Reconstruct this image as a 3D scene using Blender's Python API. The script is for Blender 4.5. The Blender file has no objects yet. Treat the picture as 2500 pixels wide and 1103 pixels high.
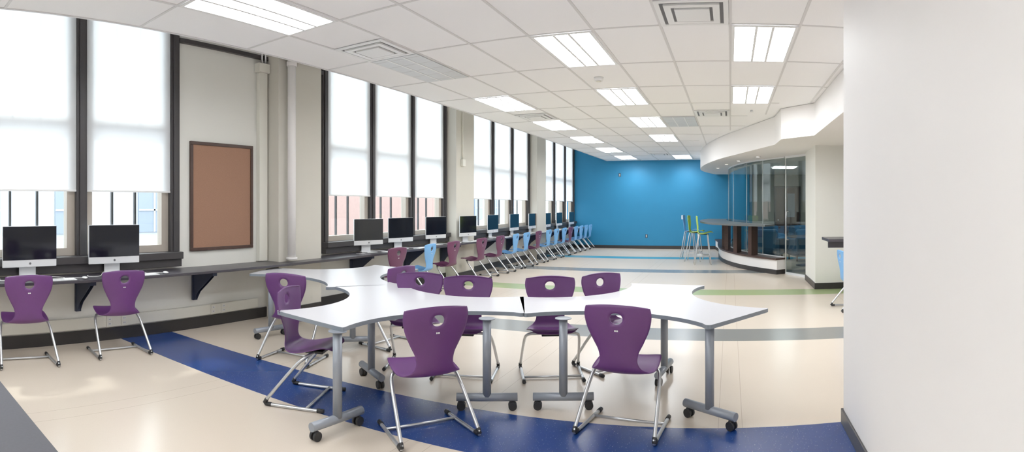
import bpy, bmesh, math, random
from mathutils import Vector, Matrix
random.seed(4)
S=bpy.context.scene
S.view_settings.view_transform='Standard'
S.view_settings.gamma=1.12
COL=S.collection

# ---------------- materials ----------------
def mat(name,col,rough=.5,metal=0,noise=0,nscale=40,bump=0,spec=.5):
    m=bpy.data.materials.new(name); m.use_nodes=True
    nt=m.node_tree; b=nt.nodes['Principled BSDF']
    b.inputs['Roughness'].default_value=rough; b.inputs['Metallic'].default_value=metal
    b.inputs['Specular IOR Level'].default_value=spec
    g=nt.nodes.new('ShaderNodeNewGeometry'); n=nt.nodes.new('ShaderNodeTexNoise')
    n.inputs['Scale'].default_value=nscale; n.inputs['Detail'].default_value=3
    nt.links.new(g.outputs['Position'],n.inputs['Vector'])
    mx=nt.nodes.new('ShaderNodeMix'); mx.data_type='RGBA'
    mx.inputs[6].default_value=tuple(c*(1-noise) for c in col)+(1,)
    mx.inputs[7].default_value=tuple(min(1,c*(1+noise)) for c in col)+(1,)
    nt.links.new(n.outputs['Fac'],mx.inputs[0]); nt.links.new(mx.outputs[2],b.inputs['Base Color'])
    if bump:
        bp=nt.nodes.new('ShaderNodeBump'); bp.inputs['Strength'].default_value=bump; bp.inputs['Distance'].default_value=.002
        nt.links.new(n.outputs['Fac'],bp.inputs['Height']); nt.links.new(bp.outputs['Normal'],b.inputs['Normal'])
    return m
def emis(name,col,st):
    m=bpy.data.materials.new(name); m.use_nodes=True; nt=m.node_tree
    nt.nodes.remove(nt.nodes['Principled BSDF'])
    e=nt.nodes.new('ShaderNodeEmission'); e.inputs[0].default_value=col+(1,); e.inputs[1].default_value=st
    nt.links.new(e.outputs[0],nt.nodes['Material Output'].inputs[0]); return m
def glassm(name,tint=(.93,.97,.97),base=.02,k=.35):
    m=bpy.data.materials.new(name); m.use_nodes=True; nt=m.node_tree
    nt.nodes.remove(nt.nodes['Principled BSDF'])
    t=nt.nodes.new('ShaderNodeBsdfTransparent'); t.inputs[0].default_value=tint+(1,)
    g=nt.nodes.new('ShaderNodeBsdfGlossy'); g.inputs['Roughness'].default_value=.02
    lw=nt.nodes.new('ShaderNodeLayerWeight'); lw.inputs[0].default_value=.5
    p=nt.nodes.new('ShaderNodeMath'); p.operation='POWER'; p.inputs[1].default_value=4
    q=nt.nodes.new('ShaderNodeMath'); q.operation='MULTIPLY_ADD'; q.inputs[1].default_value=k; q.inputs[2].default_value=base
    nt.links.new(lw.outputs['Facing'],p.inputs[0]); nt.links.new(p.outputs[0],q.inputs[0])
    x=nt.nodes.new('ShaderNodeMixShader')
    nt.links.new(q.outputs[0],x.inputs[0]); nt.links.new(t.outputs[0],x.inputs[1]); nt.links.new(g.outputs[0],x.inputs[2])
    nt.links.new(x.outputs[0],nt.nodes['Material Output'].inputs[0]); return m
def shadem():
    m=bpy.data.materials.new('blind_fabric'); m.use_nodes=True; nt=m.node_tree
    nt.nodes.remove(nt.nodes['Principled BSDF'])
    d=nt.nodes.new('ShaderNodeBsdfDiffuse'); d.inputs[0].default_value=(.80,.81,.83,1)
    t=nt.nodes.new('ShaderNodeBsdfTranslucent')
    g=nt.nodes.new('ShaderNodeNewGeometry'); n=nt.nodes.new('ShaderNodeTexNoise'); n.inputs['Scale'].default_value=1.1; n.inputs['Detail'].default_value=3
    mx=nt.nodes.new('ShaderNodeMix'); mx.data_type='RGBA'
    mx.inputs[6].default_value=(.74,.76,.79,1); mx.inputs[7].default_value=(.90,.92,.94,1)
    nt.links.new(g.outputs['Position'],n.inputs['Vector']); nt.links.new(n.outputs['Fac'],mx.inputs[0]); nt.links.new(mx.outputs[2],t.inputs[0])
    x=nt.nodes.new('ShaderNodeMixShader'); x.inputs[0].default_value=.40
    nt.links.new(d.outputs[0],x.inputs[1]); nt.links.new(t.outputs[0],x.inputs[2])
    nt.links.new(x.outputs[0],nt.nodes['Material Output'].inputs[0]); return m
M={}
M['wall']=mat('wall_paint',(.77,.76,.71),.7,noise=.02,nscale=3)
M['wallw']=mat('wall_paint_white',(.88,.85,.835),.6,noise=.015,nscale=2)
M['beige']=mat('wall_paint_beige',(.64,.61,.54),.7,noise=.03,nscale=3)
M['taupe']=mat('wall_paint_taupe',(.42,.40,.36),.7,noise=.03,nscale=3)
M['blue']=mat('wall_paint_blue',(.008,.19,.385),.6,noise=.05,nscale=4)
M['ceil']=mat('ceiling_tile',(.91,.905,.915),.9,noise=.03,nscale=120)
M['tbar']=mat('ceiling_tbar',(.68,.67,.67),.5)
M['dark']=mat('window_frame_dark',(.038,.034,.036),.45)
M['black']=mat('black_rubber',(.014,.014,.016),.5)
M['sash']=mat('window_sash',(.40,.35,.30),.5)
M['base']=mat('vinyl_base',(.022,.019,.019),.4)
M['steel']=mat('brushed_steel',(.60,.61,.63),.32,metal=.85)
M['gray']=mat('gray_powdercoat',(.28,.305,.35),.35,metal=.2)
M['purple']=mat('purple_plastic',(.115,.032,.152),.42,noise=.06)
M['plum']=mat('plum_plastic',(.12,.027,.080),.4,noise=.06)
M['cblue']=mat('light_blue_plastic',(.15,.38,.72),.4,noise=.05)
M['green']=mat('lime_plastic',(.42,.62,.06),.4)
M['lam']=mat('white_laminate',(.66,.655,.69),.3,noise=.01)
M['edge']=mat('gray_edge_band',(.20,.23,.27),.4)
M['desk']=mat('charcoal_laminate',(.050,.045,.055),.33,noise=.15,nscale=60)
M['desk2']=mat('gray_laminate',(.066,.063,.074),.55,noise=.15,nscale=90,spec=.3)
M['bartop']=mat('counter_laminate',(.11,.125,.13),.4,noise=.1,nscale=90)
M['bracket']=mat('bracket_steel',(.02,.028,.06),.5)
M['alu']=mat('aluminium',(.74,.75,.77),.35,metal=.1)
M['screen']=mat('screen_glass',(.006,.007,.012),.08)
M['white']=mat('white_plastic',(.82,.82,.82),.4)
M['ivory']=mat('ivory_plastic',(.78,.76,.68),.45)
M['cork']=mat('cork',(.33,.175,.112),.9,noise=.25,nscale=160,bump=.3)
M['wood']=mat('dark_wood',(.055,.024,.017),.4,noise=.3,nscale=20)
M['blueup']=mat('blue_upholstery',(.012,.08,.17),.8)
M['troff']=emis('troffer_lens',(.95,.98,1.0),19.0)
M['dl']=emis('downlight_lens',(1,.93,.8),3)
M['trstrip']=mat('troffer_rib',(.75,.75,.75),.5)
M['panel']=mat('return_panel',(.64,.66,.68),.4,noise=.05,nscale=200)
M['slot']=mat('vent_slot',(.12,.12,.13),.6)
M['glass']=glassm('clear_glass')
M['glassg']=glassm('partition_glass',(.82,.88,.87),.07,.45)
M['shade']=shadem()
M['bld']=mat('facade_stone',(.42,.45,.50),.9,noise=.06,nscale=2)
M['bldwin']=mat('facade_window',(.20,.24,.30),.4)
M['bldbrick']=mat('facade_brick',(.30,.20,.18),.9,noise=.1,nscale=8)
M['ground']=mat('pavement',(.34,.35,.37),.9,noise=.1,nscale=3)

def floormat():
    m=bpy.data.materials.new('vinyl_floor'); m.use_nodes=True; nt=m.node_tree; L=nt.links
    b=nt.nodes['Principled BSDF']
    g=nt.nodes.new('ShaderNodeNewGeometry'); sp=nt.nodes.new('ShaderNodeSeparateXYZ'); L.new(g.outputs['Position'],sp.inputs[0])
    n=nt.nodes.new('ShaderNodeTexNoise'); n.inputs['Scale'].default_value=150; L.new(g.outputs['Position'],n.inputs['Vector'])
    n2=nt.nodes.new('ShaderNodeTexNoise'); n2.inputs['Scale'].default_value=.8; L.new(g.outputs['Position'],n2.inputs['Vector'])
    def mix(fac,a,bb):
        x=nt.nodes.new('ShaderNodeMix'); x.data_type='RGBA'
        if hasattr(fac,'links'): L.new(fac,x.inputs[0])
        else: x.inputs[0].default_value=fac
        for i,v in ((6,a),(7,bb)):
            if hasattr(v,'links'): L.new(v,x.inputs[i])
            else: x.inputs[i].default_value=v+(1,)
        return x.outputs[2]
    def cmp(sock,c,e):
        k=nt.nodes.new('ShaderNodeMath'); k.operation='COMPARE'; L.new(sock,k.inputs[0]); k.inputs[1].default_value=c; k.inputs[2].default_value=e
        return k.outputs[0]
    base=mix(n2.outputs['Fac'],(.61,.515,.415),(.66,.565,.465))
    base=mix(n.outputs['Fac'],base,(.69,.60,.50))
    col=base
    md=nt.nodes.new('ShaderNodeMath'); md.operation='PINGPONG'; L.new(sp.outputs['X'],md.inputs[0]); md.inputs[1].default_value=.915
    col=mix(cmp(md.outputs[0],0.08,.0022),col,(.48,.40,.32))
    for c,w,rgb in ((6.32,.29,(.19,.19,.18)),(9.42,.3,(.34,.42,.20)),(12.42,.3,(.19,.20,.20)),(15.55,.32,(.07,.32,.46))):
        col=mix(cmp(sp.outputs['Y'],c,w),col,rgb)
    v=nt.nodes.new('ShaderNodeTexNoise'); v.inputs['Scale'].default_value=110; v.inputs['Detail'].default_value=1; L.new(g.outputs['Position'],v.inputs['Vector'])
    gt=nt.nodes.new('ShaderNodeMath'); gt.operation='GREATER_THAN'; gt.inputs[1].default_value=.72; L.new(v.outputs['Fac'],gt.inputs[0])
    navy=mix(gt.outputs[0],(.012,.045,.20),(.25,.36,.55))
    ad=nt.nodes.new('ShaderNodeMath'); ad.operation='MULTIPLY_ADD'; L.new(sp.outputs['X'],ad.inputs[0]); ad.inputs[1].default_value=-.04; L.new(sp.outputs['Y'],ad.inputs[2])
    col=mix(cmp(ad.outputs[0],3.33,.335),col,navy)
    L.new(col,b.inputs['Base Color']); b.inputs['Roughness'].default_value=.24
    b.inputs['Specular IOR Level'].default_value=.5
    return m
M['floor']=floormat()

# ---------------- mesh builder ----------------
class MB:
    def __init__(s): s.bm=bmesh.new(); s.m=[]
    def mi(s,k):
        if k not in s.m: s.m.append(k)
        return s.m.index(k)
    def _set(s,verts,k,smooth=False):
        i=s.mi(k); fs=set()
        for v in verts:
            for f in v.link_faces: fs.add(f)
        for f in fs: f.material_index=i; f.smooth=smooth
        return fs
    def box(s,x0,x1,y0,y1,z0,z1,k,bev=0,mtx=None):
        c=Matrix.Translation(((x0+x1)/2,(y0+y1)/2,(z0+z1)/2))@Matrix.Diagonal((abs(x1-x0),abs(y1-y0),abs(z1-z0),1))
        if mtx is not None: c=mtx@c
        r=bmesh.ops.create_cube(s.bm,size=1,matrix=c)
        vs=r['verts']; fs=s._set(vs,k)
        if bev:
            es=set(e for v in vs for e in v.link_edges)
            rr=bmesh.ops.bevel(s.bm,geom=list(es),offset=bev,segments=2,affect='EDGES',profile=.5)
            i=s.mi(k)
            for f in rr['faces']: f.material_index=i
    def cyl(s,p0,p1,r,k,r2=None,seg=16,caps=True):
        p0=Vector(p0);p1=Vector(p1); d=p1-p0; L=d.length
        q=d.to_track_quat('Z','Y').to_matrix().to_4x4()
        mm=Matrix.Translation((p0+p1)/2)@q
        rr=bmesh.ops.create_cone(s.bm,cap_ends=caps,segments=seg,radius1=r,radius2=r if r2 is None else r2,depth=L,matrix=mm)
        for f in s._set(rr['verts'],k,True):
            if len(f.verts)>4: f.smooth=False
    def sph(s,c,r,k,sc=(1,1,1)):
        mm=Matrix.Translation(c)@Matrix.Diagonal((sc[0],sc[1],sc[2],1))
        rr=bmesh.ops.create_uvsphere(s.bm,u_segments=14,v_segments=8,radius=r,matrix=mm); s._set(rr['verts'],k,True)
    def tube(s,pts,r,k,seg=10,smooth=2):
        P=[Vector(p) for p in pts]
        for _ in range(smooth):
            Q=[P[0]]
            for a,b in zip(P,P[1:]): Q+= [a*.75+b*.25,a*.25+b*.75]
            Q.append(P[-1]); P=Q
        i=s.mi(k); rings=[]; up=None
        for j,p in enumerate(P):
            t=(P[min(j+1,len(P)-1)]-P[max(j-1,0)])
            if t.length<1e-9: t=Vector((0,0,1))
            t.normalize()
            if up is None:
                up=Vector((0,0,1)) if abs(t.z)<.9 else Vector((1,0,0))
            n=(up-t*up.dot(t))
            if n.length<1e-6: n=t.orthogonal()
            n.normalize(); b=t.cross(n); up=n
            rings.append([s.bm.verts.new(p+r*(math.cos(a)*n+math.sin(a)*b)) for a in [2*math.pi*q/seg for q in range(seg)]])
        for A,B in zip(rings,rings[1:]):
            for q in range(seg):
                f=s.bm.faces.new((A[q],A[(q+1)%seg],B[(q+1)%seg],B[q])); f.material_index=i; f.smooth=True
        for R in (rings[0][::-1],rings[-1]):
            f=s.bm.faces.new(R); f.material_index=i
    def prism(s,poly,z0,z1,k,ktop=None):
        a=0
        for (x,y),(x2,y2) in zip(poly,poly[1:]+poly[:1]): a+=x*y2-x2*y
        if a<0: poly=poly[::-1]
        lo=[s.bm.verts.new((x,y,z0)) for x,y in poly]; hi=[s.bm.verts.new((x,y,z1)) for x,y in poly]
        i=s.mi(k); n=len(poly)
        for j in range(n):
            f=s.bm.faces.new((lo[j],lo[(j+1)%n],hi[(j+1)%n],hi[j])); f.material_index=i
        ft=s.bm.faces.new(hi); fb=s.bm.faces.new(lo[::-1])
        ft.material_index=s.mi(ktop or k); fb.material_index=i
        bmesh.ops.triangulate(s.bm,faces=[ft,fb])
    def mesh(s,name):
        me=bpy.data.meshes.new(name)
        bmesh.ops.recalc_face_normals(s.bm,faces=s.bm.faces[:])
        s.bm.to_mesh(me); s.bm.free()
        for k in s.m: me.materials.append(M[k])
        return me
    def obj(s,name,loc=(0,0,0),rz=0):
        return place(s.mesh(name),name,loc,rz)
def place(me,name,loc=(0,0,0),rz=0):
    o=bpy.data.objects.new(name,me); COL.objects.link(o); o.location=loc; o.rotation_euler=(0,0,rz); return o
def heading(dx,dy): return math.atan2(dy,dx)-math.pi/2
def catmull(P,n=6):
    out=[]
    for i in range(len(P)-1):
        p0=P[max(i-1,0)];p1=P[i];p2=P[i+1];p3=P[min(i+2,len(P)-1)]
        for j in range(n):
            t=j/n
            out.append(tuple(.5*((2*p1[a])+(-p0[a]+p2[a])*t+(2*p0[a]-5*p1[a]+4*p2[a]-p3[a])*t*t+(-p0[a]+3*p1[a]-3*p2[a]+p3[a])*t**3) for a in (0,1)))
    out.append(P[-1]); return out

# room constants
XW=-5.5; YF=18.85; H=3.05; XE=-4.27; YB=-3.0; HT=3.95; WT=3.85
# ---------------- shell ----------------
b=MB(); b.box(-5.75,6.2,YB-.2,YF+.2,-.1,0,'floor'); b.obj('floor')
b=MB()
b.box(-5.75,XW,YB,YF,0,.86,'wall')
b.box(-5.75,XW,YB,YF,WT,HT,'wall')
for y0,y1 in ((YB,-.16),(3.54,6.02),(9.71,10.74),(14.41,15.39)):
    b.box(-5.75,XW,y0,y1,.86,WT,'wall')
b.obj('wall_left')
b=MB(); b.box(-5.75,.75,YF,YF+.2,0,HT,'blue'); b.obj('wall_far')
b=MB(); b.box(.75,6.2,YF,YF+.2,0,HT,'taupe'); b.obj('wall_far_lounge')
b=MB(); b.box(6,6.2,YB,YF,0,HT,'wall'); b.obj('wall_lounge_side')
b=MB(); b.box(-5.75,6.2,YB-.2,YB,0,HT,'wall'); b.obj('wall_back')
b=MB(); b.box(.76,6,1.42,3.66,0,H,'wallw'); b.box(.72,6,YB,1.42,0,H,'wallw'); b.obj('wall_right')
b=MB(); b.box(.745,.76,1.42,3.675,0,.1,'base',.004); b.box(.745,6,3.66,3.675,0,.1,'base'); b.obj('baseboard_right')
b=MB(); b.box(-5.75,6.2,YB-.2,YF+.2,HT,HT+.1,'wallw'); b.obj('roof_slab')
# suspended ceiling
b=MB()
b.box(XE,6.0,YB,YF,H,H+.03,'ceil'); b.box(XE-.02,XE,YB,YF,H-.004,HT,'wallw')
b.obj('ceiling')
b=MB()
x=XE
while x<1.3:
    y1_=YF if x<-1 else (16 if x<-.5 else (11.5 if x<.3 else 9.5))
    b.box(x-.012,x+.012,YB,y1_,H-.006,H,'tbar'); x+=.61
y=4.79-1.22*6
while y<YF:
    xr=1.28 if y<8.3 else (.75 if y<9.6 else (.3 if y<11 else (-.25 if y<13 else -.75)))
    b.box(XE,xr,y-.012,y+.012,H-.005,H,'tbar'); y+=1.22
b.obj('ceiling_grid')
# soffit
sof=catmull([(-.5,18.84),(-.78,17.6),(-.88,16.3),(-.74,14.9),(-.52,13.7),(-.2,12.5),(.15,11.5),(.5,10.5),(.78,9.7)],6)+[(.82,8.9),(1.28,8.35),(1.3,3.67),(5.99,3.67),(5.99,18.84)]
b=MB(); b.prism(sof,2.55,H-.007,'wallw'); b.obj('soffit')
# column at right
b=MB(); b.box(1.5,6,9.68,10.95,0,2.549,'wall'); b.obj('wall_alcove')
b=MB(); b.box(1.485,6,9.665,9.68,0,.11,'base'); b.box(1.485,1.5,9.68,10.95,0,.11,'base'); b.obj('baseboard_alcove')
b=MB(); b.box(XW,-.5,YF-.015,YF,0,.11,'base'); b.obj('baseboard_far')
# left wall trims
b=MB(); b.box(XW,XW+.02,YB,4.93,0,.13,'base'); b.box(XW,XW+.02,5.75,9.7,0,.13,'base'); b.box(XW,XW+.02,10.5,14.4,0,.13,'base'); b.box(XW,XW+.02,15.15,YF,0,.13,'base')
for a in (4.93,9.7,14.4):
    b.box(-5.25,-5.23,a,a+.8,0,.13,'base')
b.obj('baseboard_left')
b=MB(); b.box(XW,XW+.05,YB,4.75,.15,.27,'ivory',.005)
b.obj('cable_raceway')
b=MB()
for y0,y1 in ((3.54,4.93),(5.75,6.02)):
    b.box(XW,XW+.05,y0,y1,3.40,3.45,'dark')
b.box(-5.25,-5.21,4.93,5.75,3.40,3.45,'dark')
b.obj('trim_rail')
def outlet(x,y,z,nrm,name='wall_outlet',w=.075,h=.12,k='ivory'):
    b=MB()
    b.box(0,.008,-w/2,w/2,-h/2,h/2,k,.003)
    if name=='wall_outlet':
        for dz in (-.025,.025):
            b.box(.008,.010,-.018,.018,dz-.014,dz+.014,'white',0)
            b.box(.010,.011,-.009,-.005,dz-.006,dz+.006,'black'); b.box(.010,.011,.005,.009,dz-.006,dz+.006,'black')
    else:
        b.box(.008,.014,-.012,.012,-.025,.025,'white')
    b.obj(name,(x,y,z),nrm)
for y in (2.62,2.80,4.02,4.18): outlet(XW+.05,y,.21,0)
outlet(-3.82,YF,2.55,-math.pi/2,k='black'); outlet(-2.88,YF,.44,-math.pi/2,k='black'); outlet(-1.62,YF,1.09,-math.pi/2,'thermostat',.1,.14,'white')  # two black outlets, then the white thermostat plate, on the blue wall
# pilasters
for y0,y1 in ((4.93,5.75),(9.71,10.5),(14.41,15.15)):
    b=MB(); b.box(XW,-5.25,y0,y1,0,HT,'beige'); b.obj('pilaster')
# vertical pipe & conduits
b=MB(); b.cyl((-5.17,5.09,.77),(-5.17,5.09,HT),.055,'wallw',seg=20); b.cyl((-5.17,5.09,.77),(-5.17,5.09,.80),.075,'wallw',seg=20); b.cyl((-5.17,5.09,3.3),(-5.17,5.09,3.36),.068,'wallw',seg=20); b.obj('heating_pipe')
b=MB(); b.box(XW,XW+.07,4.76,4.9,.75,3.22,'ivory',.006); b.box(XW,XW+.1,4.73,4.92,3.22,3.34,'ivory',.008)
b.cyl((XW+.07,4.80,3.34),(XW+.07,4.80,HT),.014,'steel'); b.cyl((XW+.07,4.86,3.34),(XW+.07,4.86,HT),.014,'steel'); b.obj('cable_duct')
b=MB(); b.cyl((-5.23,9.95,2.42),(-5.23,9.95,3.6),.013,'ivory'); b.box(-5.25,-5.19,9.89,10.01,2.28,2.42,'ivory',.006); b.obj('electrical_conduit')
# cork board
b=MB(); y0,y1,z0,z1=3.70,4.68,.93,2.25
b.box(XW,XW+.02,y0+.02,y1-.02,z0+.02,z1-.02,'cork')
for q in ((y0,y1,z0,z0+.04),(y0,y1,z1-.04,z1),(y0,y0+.04,z0+.04,z1-.04),(y1-.04,y1,z0+.04,z1-.04)):
    b.box(XW,XW+.035,*q,'wood',.004)
b.obj('cork_board')
# windows
wi=0
for ys in ([-.1,1.10,2.30,3.48],[6.03+.05,7.25,8.46,9.65],[10.8,11.95,13.15,14.35],[15.45,16.6,17.75,18.78]):
    wi+=1; b=MB()
    for y in ys:
        b.box(-5.66,-5.46,y-.058,y+.058,.94,WT,'dark'); b.box(-5.46,-5.44,y-.03,y+.03,.94,WT,'dark',.004)
    b.box(-5.66,-5.50,ys[0]-.058,ys[-1]+.058,WT-.07,WT,'dark')
    for a,c in zip(ys,ys[1:]):
        a+=.058;c-=.058
        for (p,q,r,t) in ((a,a+.09,.94,WT-.07),(c-.09,c,.94,WT-.07),(a+.09,c-.09,.94,1.02),(a+.09,c-.09,2.35,2.42),(a+.09,c-.09,WT-.15,WT-.07)):
            b.box(-5.63,-5.53,p,q,r,t,'sash')
        b.box(-5.60,-5.597,a+.09,c-.09,1.02,WT-.15,'glass')
        for f in (1/3,2/3):
            yy=a+.09+(c-a-.18)*f; b.box(-5.66,-5.63,yy-.012,yy+.012,1.02,WT-.15,'dark')
    b.obj('window_%d'%wi)
    b=MB(); b.box(-5.62,-5.36,ys[0]-.058,ys[-1]+.05,.86,.94,'dark',.006); b.box(XW,-5.40,ys[0]-.058,ys[-1]+.05,.77,.86,'dark',.004); b.obj('trim_sill')
    for a,c in zip(ys,ys[1:]):
        b=MB(); i=b.mi('shade')
        a+=.061;c-=.061
        vs=[b.bm.verts.new(p) for p in ((-5.48,a,1.64),(-5.48,c,1.64),(-5.48,c,WT-.1),(-5.48,a,WT-.1))]
        b.bm.faces.new(vs)
        b.box(-5.487,-5.473,a,c,1.625,1.645,'white',.003)
        b.cyl((-5.49,a,WT-.1),(-5.49,c,WT-.1),.025,'white')
        b.obj('roller_blind')
# exterior
b=MB(); b.box(-24,-22,-30,60,-1,3.2,'bld')
y=-28
while y<58:
    b.box(-21.99,-21.9,y,y+1.6,.3,2.3,'bldwin'); b.box(-21.9,-21.85,y+.76,y+.84,.3,2.3,'bld'); b.box(-21.9,-21.85,y,y+1.6,1.26,1.34,'bld'); y+=4
b.box(-20,-19.2,16,34,-1,5,'bldbrick'); b.obj('neighbour_building')
b=MB(); b.box(-60,-5.8,-60,80,-1.1,-1,'ground'); b.obj('ground_outside')

# ---------------- ceiling fixtures ----------------
def troffer(x,y):
    b=MB(); w=.61;l=1.22
    for q in ((x+.012,x+.04,y+.012,y+l-.012),(x+w-.04,x+w-.012,y+.012,y+l-.012),(x+.04,x+w-.04,y+.012,y+.04),(x+.04,x+w-.04,y+l-.04,y+l-.012)):
        b.box(*q,H-.016,H-.0065,'white')
    b.box(x+.04,x+w-.04,y+.04,y+l-.04,H-.012,H-.007,'troff')
    for f in (.38,.62):
        b.box(x+w*f-.012,x+w*f+.012,y+.04,y+l-.04,H-.018,H-.012,'trstrip')
    b.obj('ceiling_light')
for x,ks in ((0,(4.79,7.23)),(-1.83,(-2.53,2.35-2.44,4.79,7.23,9.67,12.11,16.99)),(-3.66,(-2.53,-.09,2.35,7.23,9.67,12.11,14.55,16.99))):
    for y in ks: troffer(x,y)
def diffuser(x,y):
    b=MB(); w=.61; z=H-.006
    for i,(d,k) in enumerate(((.015,'white'),(.055,'slot'),(.085,'white'),(.14,'slot'),(.165,'white'))):
        zz=z-.004*i-(.012 if k=='white' else 0)
        if i<4:
            d2=(.055,.085,.14,.165)[i]
            for q in ((x+d,x+d2,y+d,y+w-d),(x+w-d2,x+w-d,y+d,y+w-d),(x+d2,x+w-d2,y+d,y+d2),(x+d2,x+w-d2,y+w-d2,y+w-d)):
                b.box(*q,zz,z,k)
        else: b.box(x+d,x+w-d,y+d,y+w-d,zz,z,k,.004)
    b.obj('ceiling_diffuser')
for p in ((-3.66,4.18),(-.61,4.18),(-.61,9.06),(-3.66,8.84),(-2.44,16.3)): diffuser(*p)
def retpanel(x,y):
    b=MB(); b.box(x+.02,x+.59,y+.02,y+1.2,H-.012,H-.006,'panel')
    for f in (0.33,.66): b.box(x+.61*f-.01,x+.61*f+.01,y+.02,y+1.2,H-.016,H-.012,'white')
    for i in range(5): b.box(x+.02,x+.59,y+.1+i*.25,y+.105+i*.25,H-.0135,H-.012,'tbar')
    b.obj('ceiling_return_grille')
retpanel(-3.66,4.79); retpanel(-1.22,9.67)
b=MB(); b.cyl((-1.6,6.6,H-.045),(-1.6,6.6,H-.001),.05,'white',.06,seg=20); b.cyl((-1.6,6.6,H-.055),(-1.6,6.6,H-.045),.03,'ivory'); b.obj('smoke_detector')
b=MB(); b.cyl((.35,9.1,H-.03),(.35,9.1,H-.001),.02,'steel'); b.cyl((.35,9.1,H-.035),(.35,9.1,H-.03),.035,'white'); b.obj('sprinkler_head')
for (x,y,z,wash) in ((-.35,15.6,2.55,0),(-.1,14.2,2.55,0),(.2,13.1,2.55,0),(.6,12.0,2.55,0),(-3.2,18.2,H,1),(-1.5,18.2,H,1)):
    b=MB(); b.cyl((x,y,z-.012),(x,y,z-.001),.06,'white',.05,seg=20); b.cyl((x,y,z-.014),(x,y,z-.012),.035,'dl',seg=16)
    o=b.obj('recessed_downlight')
    if wash:
        l=bpy.data.lights.new('lamp','SPOT'); l.energy=34; l.spot_size=math.radians(130); l.spot_blend=1; l.shadow_soft_size=.05; l.color=(.95,.98,1)
        lo=bpy.data.objects.new('lamp',l); COL.objects.link(lo); lo.parent=o; lo.location=(x,y,z-.05); lo.rotation_euler=(math.radians(15),0,0)

# ---------------- long desk ----------------
b=MB()
DF=-5.0
b.box(XW+.03,DF,-1.2,4.92,.715,.745,'desk',.004)
b.box(-5.22,DF,4.92,5.76,.715,.745,'desk')
b.box(XW+.03,DF,5.76,9.69,.715,.745,'desk'); b.box(-5.22,DF,9.69,10.51,.715,.745,'desk')
b.box(XW+.03,DF,10.51,14.39,.715,.745,'desk'); b.box(-5.22,DF,14.39,15.16,.715,.745,'desk'); b.box(XW+.03,DF,15.16,18.8,.715,.745,'desk')
for y in (.9,2.25,3.75,6.7,8.2,9.5,11.2,12.8,14.2,15.6,17.2,18.5):
    b.box(XW+.021,XW+.06,y-.03,y+.03,.35,.715,'bracket')
    b.box(XW+.06,DF-.05,y-.03,y+.03,.675,.715,'bracket')
    for s_ in (-.022,.018):
        poly=[(XW+.06,.675),(DF-.08,.675),(DF-.12,.64),(XW+.14,.46),(XW+.06,.35)]
        lo=[b.bm.verts.new((px,y+s_,pz)) for px,pz in poly]; hi=[b.bm.verts.new((px,y+s_+.004,pz)) for px,pz in poly]
        i=b.mi('bracket')
        for F in (lo,hi[::-1]):
            f=b.bm.faces.new(F); f.material_index=i
        for j in range(5):
            f=b.bm.faces.new((lo[j],hi[j],hi[(j+1)%5],lo[(j+1)%5])); f.material_index=i
b.obj('computer_desk')

def imac_mesh():
    b=MB()   # front faces +x
    w=.58
    b.box(-.012,.008,-w/2,w/2,.115,.525,'alu',.006)
    b.box(.008,.0105,-w/2+.002,w/2-.002,.188,.523,'screen')
    b.cyl((.008,0,.151),(.0095,0,.151),.012,'slot',seg=14)
    b.box(-.03,-.012,-.21,.21,.18,.47,'alu',.008)
    b.box(-.075,-.063,-.09,.09,.006,.27,'alu',.003)
    b.box(-.065,-.02,-.09,.09,.24,.265,'alu',.003)
    b.box(-.095,.10,-.10,.10,0,.009,'alu',.003)
    return b.mesh('desktop_computer')
im=imac_mesh()
kb=MB(); kb.box(-.057,.057,-.14,.14,0,.008,'alu',.003)
for i in range(5):
    for j in range(12): kb.box(-.05+i*.0205,-.033+i*.0205,-.135+j*.0226,-.117+j*.0226,.008,.0115,'white')
kbm=kb.mesh('keyboard')
ms=MB(); ms.sph((0,0,.0135),.03,'white',(1.6,.95,.42)); msm=ms.mesh('computer_mouse')
IY=[(1.66,4),(2.60,-4),(6.9,-14),(7.8,-12),(8.98,-10),(9.97,-8),(11.55,0),(12.85,0),(14.15,0),(15.4,0),(16.55,0),(17.9,0)]
for i,(y,r) in enumerate(IY):
    xo=-5.29 if not(4.9<y<5.8 or 9.6<y<10.6 or 14.3<y<15.2) else -5.12
    place(im,'desktop_computer',(xo,y,.745),math.radians(r))
    place(kbm,'keyboard',(-5.07,y+.26,.745),math.radians(random.uniform(-6,6)))
    place(msm,'computer_mouse',(-5.06,y+.50,.7455),random.uniform(-.3,.3))
    b=MB(); yy=y
    b.tube([(xo-.08,yy+.02,.80),(xo-.1,yy+.12,.755),(-5.22,yy+.36,.749),(-5.16,yy+.30,.749),(-5.17,yy+.42,.749),(-5.12,yy+.50,.749)],.0034,'white',6,3)
    b.tube([(xo-.08,yy-.02,.80),(xo-.1,yy-.1,.752),(-5.15,yy-.22,.749),(-5.2,yy-.36,.749),(-5.3,yy-.3,.749)],.0034,'white',6,3)
    b.obj('computer_cable')

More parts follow.
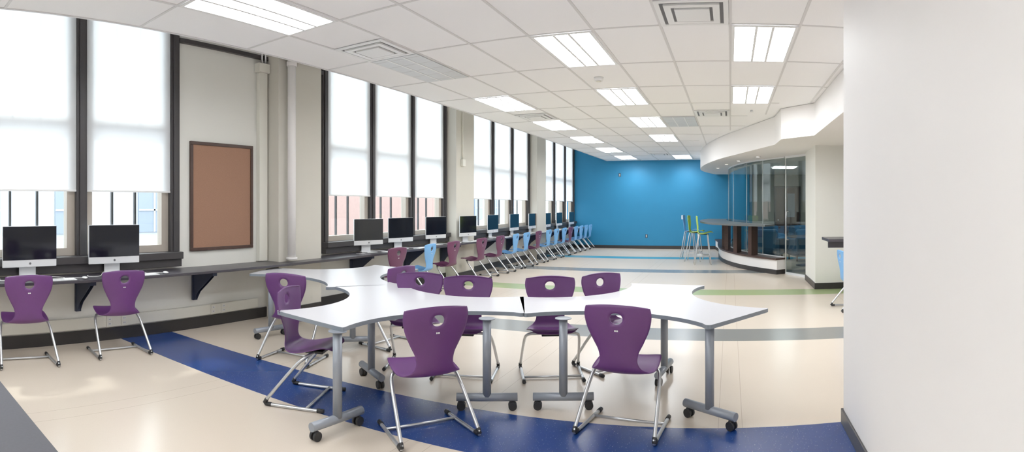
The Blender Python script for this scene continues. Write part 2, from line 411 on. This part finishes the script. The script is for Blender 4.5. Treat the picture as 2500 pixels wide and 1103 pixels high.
# ---------------- chair ----------------
def shell(b,k,dz=0):
    P=[(-.165,.842,.18),(-.168,.835,.205),(-.170,.82,.219),(-.168,.76,.226),(-.160,.68,.209),(-.150,.60,.172),(-.145,.53,.136),(-.138,.47,.128),(-.122,.42,.155),(-.085,.39,.195),(-.02,.383,.216),(.06,.396,.222),(.14,.417,.217),(.20,.430,.205),(.235,.424,.18),(.25,.41,.14)]
    Q=[]
    n=4
    for i in range(len(P)-1):
        p0=P[max(i-1,0)];p1=P[i];p2=P[i+1];p3=P[min(i+2,len(P)-1)]
        for j in range(n):
            t=j/n
            Q.append(tuple(.5*((2*p1[a])+(-p0[a]+p2[a])*t+(2*p0[a]-5*p1[a]+4*p2[a]-p3[a])*t*t+(-p0[a]+3*p1[a]-3*p2[a]+p3[a])*t**3) for a in range(3)))
    Q.append(P[-1])
    nu=28
    i=b.mi(k)
    N=[]
    for j in range(len(Q)):
        a=Q[max(j-1,0)];c=Q[min(j+1,len(Q)-1)]
        t=Vector((c[0]-a[0],c[1]-a[1])); t.normalize(); N.append(Vector((-t.y,t.x)))
    th=.0055
    hc=(0,.755); ra,rb=.045,.037
    grid=[]
    for side in (1,-1):
        G=[]
        for j,(y,z,w) in enumerate(Q):
            row=[]
            back=max(0,min(1,(z-.43)/.12))
            for q in range(nu+1):
                u=-1+2*q/nu
                x=u*w
                dish=(.028*back+.014*(1-back))*(u*u)
                yy=y+N[j].x*(dish+side*th*(1-.6*abs(u)**8)); zz=z+N[j].y*(dish+side*th*(1-.6*abs(u)**8))
                row.append([x,yy,zz])
            G.append(row)
        grid.append(G)
    nj=len(Q)
    keep=[[True]*nu for _ in range(nj-1)]
    for j in range(nj-1):
        if Q[j][1]<.6: continue
        for q in range(nu):
            cx=sum(grid[0][a][c][0] for a in (j,j+1) for c in (q,q+1))/4
            cz=sum(Q[a][1] for a in (j,j+1))/2
            if ((cx-hc[0])/ra)**2+((cz-hc[1])/rb)**2<1: keep[j][q]=False
    for j in range(1,nj-1):
        for q in range(1,nu):
            adj=[keep[j-1][q-1],keep[j-1][q],keep[j][q-1],keep[j][q]]
            if any(adj) and not all(adj):
                dx=grid[0][j][q][0]; dzz=Q[j][1]-hc[1]
                d=math.sqrt((dx/ra)**2+(dzz/rb)**2)
                if d<1e-6: continue
                nx=dx/d; nz=dzz/d
                for s_ in (0,1):
                    grid[s_][j][q][0]=nx; grid[s_][j][q][2]+= (nz-dzz)
    VV=[[[b.bm.verts.new((p[0],p[1],p[2]+dz)) for p in row] for row in G] for G in grid]
    def fc(a):
        f=b.bm.faces.new(a); f.material_index=i; f.smooth=True
    for j in range(nj-1):
        for q in range(nu):
            if not keep[j][q]: continue
            for s_ in (0,1):
                A=[VV[s_][j][q],VV[s_][j][q+1],VV[s_][j+1][q+1],VV[s_][j+1][q]]
                fc(A if s_==0 else A[::-1])
            for (dj,dq,e0,e1) in ((-1,0,(j,q),(j,q+1)),(1,0,(j+1,q),(j+1,q+1)),(0,-1,(j,q),(j+1,q)),(0,1,(j,q+1),(j+1,q+1))):
                jj=j+dj;qq=q+dq
                if jj<0 or jj>=nj-1 or qq<0 or qq>=nu or not keep[jj][qq]:
                    fc([VV[0][e0[0]][e0[1]],VV[0][e1[0]][e1[1]],VV[1][e1[0]][e1[1]],VV[1][e0[0]][e0[1]]])
def chair_mesh(k):
    b=MB(); shell(b,k)
    for s_ in (-1,1):
        b.tube([(s_*.06,.10,.386),(s_*.14,.10,.386),(s_*.212,.09,.382),(s_*.240,.03,.335),(s_*.262,-.19,.07),(s_*.266,-.235,.014),(s_*.262,-.17,.013),(s_*.255,.05,.013),(s_*.25,.225,.013)],.0125,'steel',10,2)
        b.tube([(s_*.2645,-.205,.05),(s_*.266,-.228,.016),(s_*.263,-.17,.0155)],.0155,'black',8,1)
        b.cyl((s_*.2505,.185,.0155),(s_*.25,.235,.0155),.0155,'black')
    b.tube([(-.252,.10,.016),(.252,.10,.016)],.010,'steel',8,0)
    b.box(-.10,.10,.03,.17,.374,.396,'black',.004)
    b.box(-.012,-.002,-.1672,-.164,.672,.682,'white'); b.box(.002,.012,-.1672,-.164,.672,.682,'white')
    return b.mesh('classroom_chair_'+k)
CM={k:chair_mesh(k) for k in ('purple','plum','cblue')}
def chair(k,x,y,dx,dy): place(CM[k],'classroom_chair',(x,y,0),heading(dx,dy))
# foreground chairs
chair('purple',-1.88,3.08,-.36,.25)
chair('purple',-.70,3.60,.055,.45)
chair('purple',-2.94,3.05,.42,.17)
chair('purple',-3.78,3.74,-.12,.47)
chair('purple',-2.74,4.30,.35,-.93)
chair('purple',-3.40,4.84,-.9,.1)
chair('purple',-2.23,4.29,.3,-.95)
chair('purple',-1.53,4.57,.4,-.9)
chair('purple',-1.09,4.95,.75,-.65)
# desk chairs
RY=[(1.52,'purple'),(2.49,'purple'),(6.97,'plum'),(7.92,'cblue'),(8.75,'plum'),(9.92,'plum'),(10.83,'plum'),(11.7,'cblue'),(12.4,'cblue'),(13.24,'plum'),(14.05,'cblue'),(14.72,'cblue'),(15.45,'cblue'),(16.1,'plum'),(16.72,'cblue'),(17.32,'cblue'),(17.92,'cblue'),(18.5,'cblue')]
for y,k in RY:
    chair(k,-4.97 if y<3 else -4.92,y,-1,.10 if y<3 else (random.uniform(-.12,.12) if y<13 else 0))
chair('cblue',1.72,7.75,1,.1)

# ---------------- tables ----------------
def table(cx,cy,ang,legs):
    b=MB(); R=.985; hw=.375; mid=.49
    ends=[]
    for k_ in range(3):
        a=math.radians(ang+120*k_); d=Vector((math.cos(a),math.sin(a))); n=Vector((-d.y,d.x))
        ends.append((d*R-n*hw,d*R+n*hw,d))
    pts=[]
    def corner(P,prev,nxt):
        r=.03; A=P+(prev-P).normalized()*r; B=P+(nxt-P).normalized()*r
        return [A*(1-t)**2+P*2*t*(1-t)+B*t*t for t in (0,.25,.5,.75,1)]
    for k_ in range(3):
        P0,P1,d=ends[k_]; N0=ends[(k_+1)%3][0]
        ch=N0-P1; L=ch.length; m=(P1+N0)/2; sag=m.length-mid
        Rr=((L/2)**2+sag**2)/(2*sag); dirn=-m.normalized()
        arc=[]
        for j in range(1,24):
            t=j/24; s_=(t-.5)*L
            off=math.sqrt(Rr*Rr-s_*s_)-(Rr-sag)
            arc.append(P1+ch*t+dirn*off)
        pts+=corner(P0,P0-d,P1)+corner(P1,P0,arc[0])+arc
    poly=[(p.x+cx,p.y+cy) for p in pts]
    b.prism(poly,.662,.69,'edge','lam')
    for (lx,ly,fx,fy) in legs:
        f=Vector((fx,fy,0)).normalized(); c=Vector((lx,ly,0))
        b.cyl(c+Vector((0,0,.10)),c+Vector((0,0,.657)),.031,'gray',seg=20)
        b.cyl(c+Vector((0,0,.656)),c+Vector((0,0,.662)),.06,'gray',seg=20)
        a0=c-f*.22+Vector((0,0,.092)); a1=c+f*.22+Vector((0,0,.092))
        b.cyl(a0,a1,.029,'gray',seg=16)
        for s_ in (-.185,.185):
            w=c+f*s_; side=Vector((-f.y,f.x,0))
            b.cyl(w+Vector((0,0,.05)),w+Vector((0,0,.07)),.014,'black')
            for t in (-1,1):
                b.cyl(w+side*(t*.008)+Vector((0,0,.031)),w+side*(t*.026)+Vector((0,0,.031)),.031,'black',seg=18)
            b.box(-.022,.022,-.012,.012,.045,.062,'black',.004,mtx=Matrix.Translation((w.x,w.y,0)))
    return b.obj('collaboration_table')
table(-2.52,3.74,22,[(-2.34,2.72,.12,1),(-2.80,3.69,.85,-.5),(-1.70,3.61,.9,.42)])
table(-.72,4.49,84.4,[(-1.19,3.82,.9,.3),(-.56,4.67,.12,.9),(-.14,3.74,.8,-.6)])
table(-4.13,4.85,84,[(-4.60,4.20,.1,1),(-3.62,4.45,.7,.7),(-4.05,5.55,1,0)])
# foreground desk at lower left
b=MB(); b.box(-3.6,-.95,-.15,.57,.715,.745,'desk2',.004)
for x in (-3.5,-1.05):
    for y in (-.08,.5): b.box(x-.025,x+.025,y-.025,y+.025,0,.715,'gray',.003)
b.box(-3.5,-1.05,-.09,-.07,.3,.715,'gray')
b.obj('computer_table')

# ---------------- right side ----------------
G=catmull([(.05,18.8),(-.05,17.6),(-.05,16),(.08,14.7),(.4,13.5),(.75,12.75),(1.18,12.0)],6)
def ribbon(P,th):
    L=[];R_=[]
    for j,p in enumerate(P):
        a=Vector(P[max(j-1,0)]);c=Vector(P[min(j+1,len(P)-1)]); t=(c-a).normalized(); n=Vector((-t.y,t.x))
        L.append(tuple(Vector(p)+n*th/2)); R_.append(tuple(Vector(p)-n*th/2))
    return L+R_[::-1]
b=MB()
b.prism(ribbon(G,.012),.37,2.52,'glassg')
b.prism(ribbon(G,.03),2.52,2.549,'alu'); b.prism(ribbon(G,.03),.35,.37,'alu')
for j in (6,12,18,24,30):
    b.cyl((G[j][0],G[j][1],.37),(G[j][0],G[j][1],2.52),.007,'alu',seg=8)
b.obj('glass_partition')
b=MB(); D=[(1.2,11.9),(1.72,11.0)]
b.prism(ribbon(D,.012),.05,2.50,'glassg'); b.prism(ribbon(D,.04),2.50,2.549,'alu'); b.prism(ribbon(D,.035),.0,.05,'alu')
b.cyl((1.2,11.9,0),(1.2,11.9,2.549),.014,'alu')
dv=Vector((.52,-.9,0)).normalized(); nv=Vector((-.87,-.5,0)).normalized(); p=Vector((1.2,11.9,0))+dv*.1
b.tube([p+Vector((0,0,.75)),p+nv*.07+Vector((0,0,.75)),p+nv*.07+Vector((0,0,1.35)),p+Vector((0,0,1.35))],.014,'steel',8,1)
b.obj('door_1')
C=catmull([(-.5,18.8),(-.37,17.7),(-.33,16),(-.19,14.5),(.15,13.3),(.55,12.5),(1.0,11.85)],6)
b=MB(); b.prism(C+[(x+.04,y) for x,y in G[::-1]],.1,.31,'wallw'); b.prism([(x-.01,y-.01) for x,y in C]+[(x+.03,y) for x,y in G[::-1]],0,.1,'base')
b.prism([(x-.03,y-.03) for x,y in C]+[(x+.05,y) for x,y in G[::-1]],.31,.349,'wood'); b.obj('partition_curb')
O=catmull([(-.72,17.6),(-.85,16.2),(-.8,14.7),(-.6,13.6),(-.3,12.85),(.15,12.25),(.74,11.83)],6)
I=catmull([(-.1,17.6),(-.11,16),(.02,14.7),(.34,13.5),(.69,12.72),(.98,12.2)],6)
b=MB(); b.prism(O+I[::-1],1.03,1.07,'bartop')
for (x,y,a) in ((-.17,15.3,5),(-.07,14.35,15),(.17,13.4,28),(.52,12.72,40)):
    mt=Matrix.Translation((x,y,0))@Matrix.Rotation(math.radians(-a),4,'Z')
    b.box(-.05,.05,-.12,.12,.35,1.03,'wood',.003,mtx=mt)
b.obj('bar_counter')
def stool_mesh(k):
    b=MB(); shell(b,k,.38)
    for sx in (-1,1):
        for (y0,y1) in ((.12,.2),(-.1,-.22)):
            b.tube([(sx*.06,y0,.757),(sx*.15,y0,.755),(sx*.17,y0*1.05,.72),(sx*.235,y1,.0)],.013,'steel',8,1)
        b.tube([(sx*.213,.178,.22),(sx*.213,-.195,.22)],.010,'steel',8,0)
    b.tube([(-.212,.176,.24),(.212,.176,.24)],.010,'steel',8,0)
    b.box(-.1,.1,-.05,.15,.745,.765,'black',.004)
    return b.mesh('bar_stool_'+k)
sg=stool_mesh('green'); sb=stool_mesh('cblue')
place(sb,'bar_stool',(-1.16,15.5,0),heading(1,-.05)); place(sg,'bar_stool',(-.97,14.85,0),heading(1,-.1)); place(sg,'bar_stool',(-.70,14.05,0),heading(1,.1))
# alcove counter
b=MB(); b.box(1.42,5.99,7.9,8.5,.95,.99,'desk'); b.box(1.9,5.99,8.1,8.13,0,.95,'wall'); b.box(1.45,1.9,8.1,8.13,.85,.95,'desk'); b.obj('alcove_counter')
# lounge furniture behind glass
def armchair(x,y,dx,dy):
    b=MB()
    b.box(-.4,.4,-.35,.4,.12,.42,'blueup',.05); b.box(-.4,.4,-.42,-.25,.2,.85,'blueup',.06)
    b.box(-.45,-.3,-.38,.38,.15,.62,'blueup',.05); b.box(.3,.45,-.38,.38,.15,.62,'blueup',.05)
    for sx in (-.36,.36):
        for sy in (-.33,.33): b.cyl((sx,sy,0),(sx,sy,.16),.02,'black')
    b.obj('lounge_armchair',(x,y,0),heading(dx,dy))
armchair(1.0,15.2,.3,.9); armchair(2.05,15.0,-.2,.9); armchair(1.2,17.3,.2,-1); armchair(2.9,16.6,-1,0); armchair(2.3,17.6,0,-1)
b=MB(); b.cyl((0,0,.70),(0,0,.73),.5,'desk',seg=32); b.cyl((0,0,.02),(0,0,.70),.035,'black'); b.cyl((0,0,0),(0,0,.02),.28,'black',seg=24); b.obj('round_table',(1.9,13.6,0))
b=MB(); b.box(3.6,3.7,11,YF-.01,0,2.54,'taupe'); b.obj('wall_lounge_inner')
b=MB(); YD=YF-.002
for (a,c) in ((1.5,1.55),(2.35,2.4)): b.box(a,c,YD-.05,YD,0,2.15,'dark')
b.box(1.55,2.35,YD-.05,YD,2.1,2.15,'dark'); b.box(1.55,2.35,YD-.035,YD,0,2.1,'wood',.003); b.box(1.95,2.2,YD-.04,YD-.034,1.1,1.9,'bldwin')
b.cyl((1.63,YD-.09,1.0),(1.63,YD-.035,1.0),.02,'steel'); b.obj('door_2')
b=MB(); b.box(1.2,1.8,14.9,15.7,2.535,2.549,'troff'); b.obj('lounge_ceiling_light')
b=MB(); b.box(2.2,2.8,5.4,6.6,2.535,2.549,'troff'); b.obj('alcove_ceiling_light')

# ---------------- world, sun & camera ----------------
w=bpy.data.worlds.new('sky'); S.world=w; w.use_nodes=True
bg=w.node_tree.nodes['Background']; bg.inputs[0].default_value=(.93,.965,1,1); bg.inputs[1].default_value=6.0
sl=bpy.data.lights.new('sun','SUN'); sl.energy=2.0; sl.angle=.05; sl.color=(1,.97,.92)
so=bpy.data.objects.new('sun',sl); COL.objects.link(so); so.location=(-12,0,10)
so.rotation_euler=Vector((1,-.08,-1.1)).to_track_quat('-Z','Y').to_euler()

cam=bpy.data.cameras.new('camera'); co=bpy.data.objects.new('camera',cam); COL.objects.link(co)
co.location=(0,0,1.47); co.rotation_euler=(math.pi/2,0,.3948); S.camera=co
cam.sensor_width=36; cam.lens=18; cam.clip_start=.02
cam.type='PANO'
cam.panorama_type='CENTRAL_CYLINDRICAL'
f=1350
cam.central_cylindrical_range_u_min=-1250/f; cam.central_cylindrical_range_u_max=1250/f
cam.central_cylindrical_range_v_min=-(1103-503)/f; cam.central_cylindrical_range_v_max=503/f
cam.central_cylindrical_radius=1.0
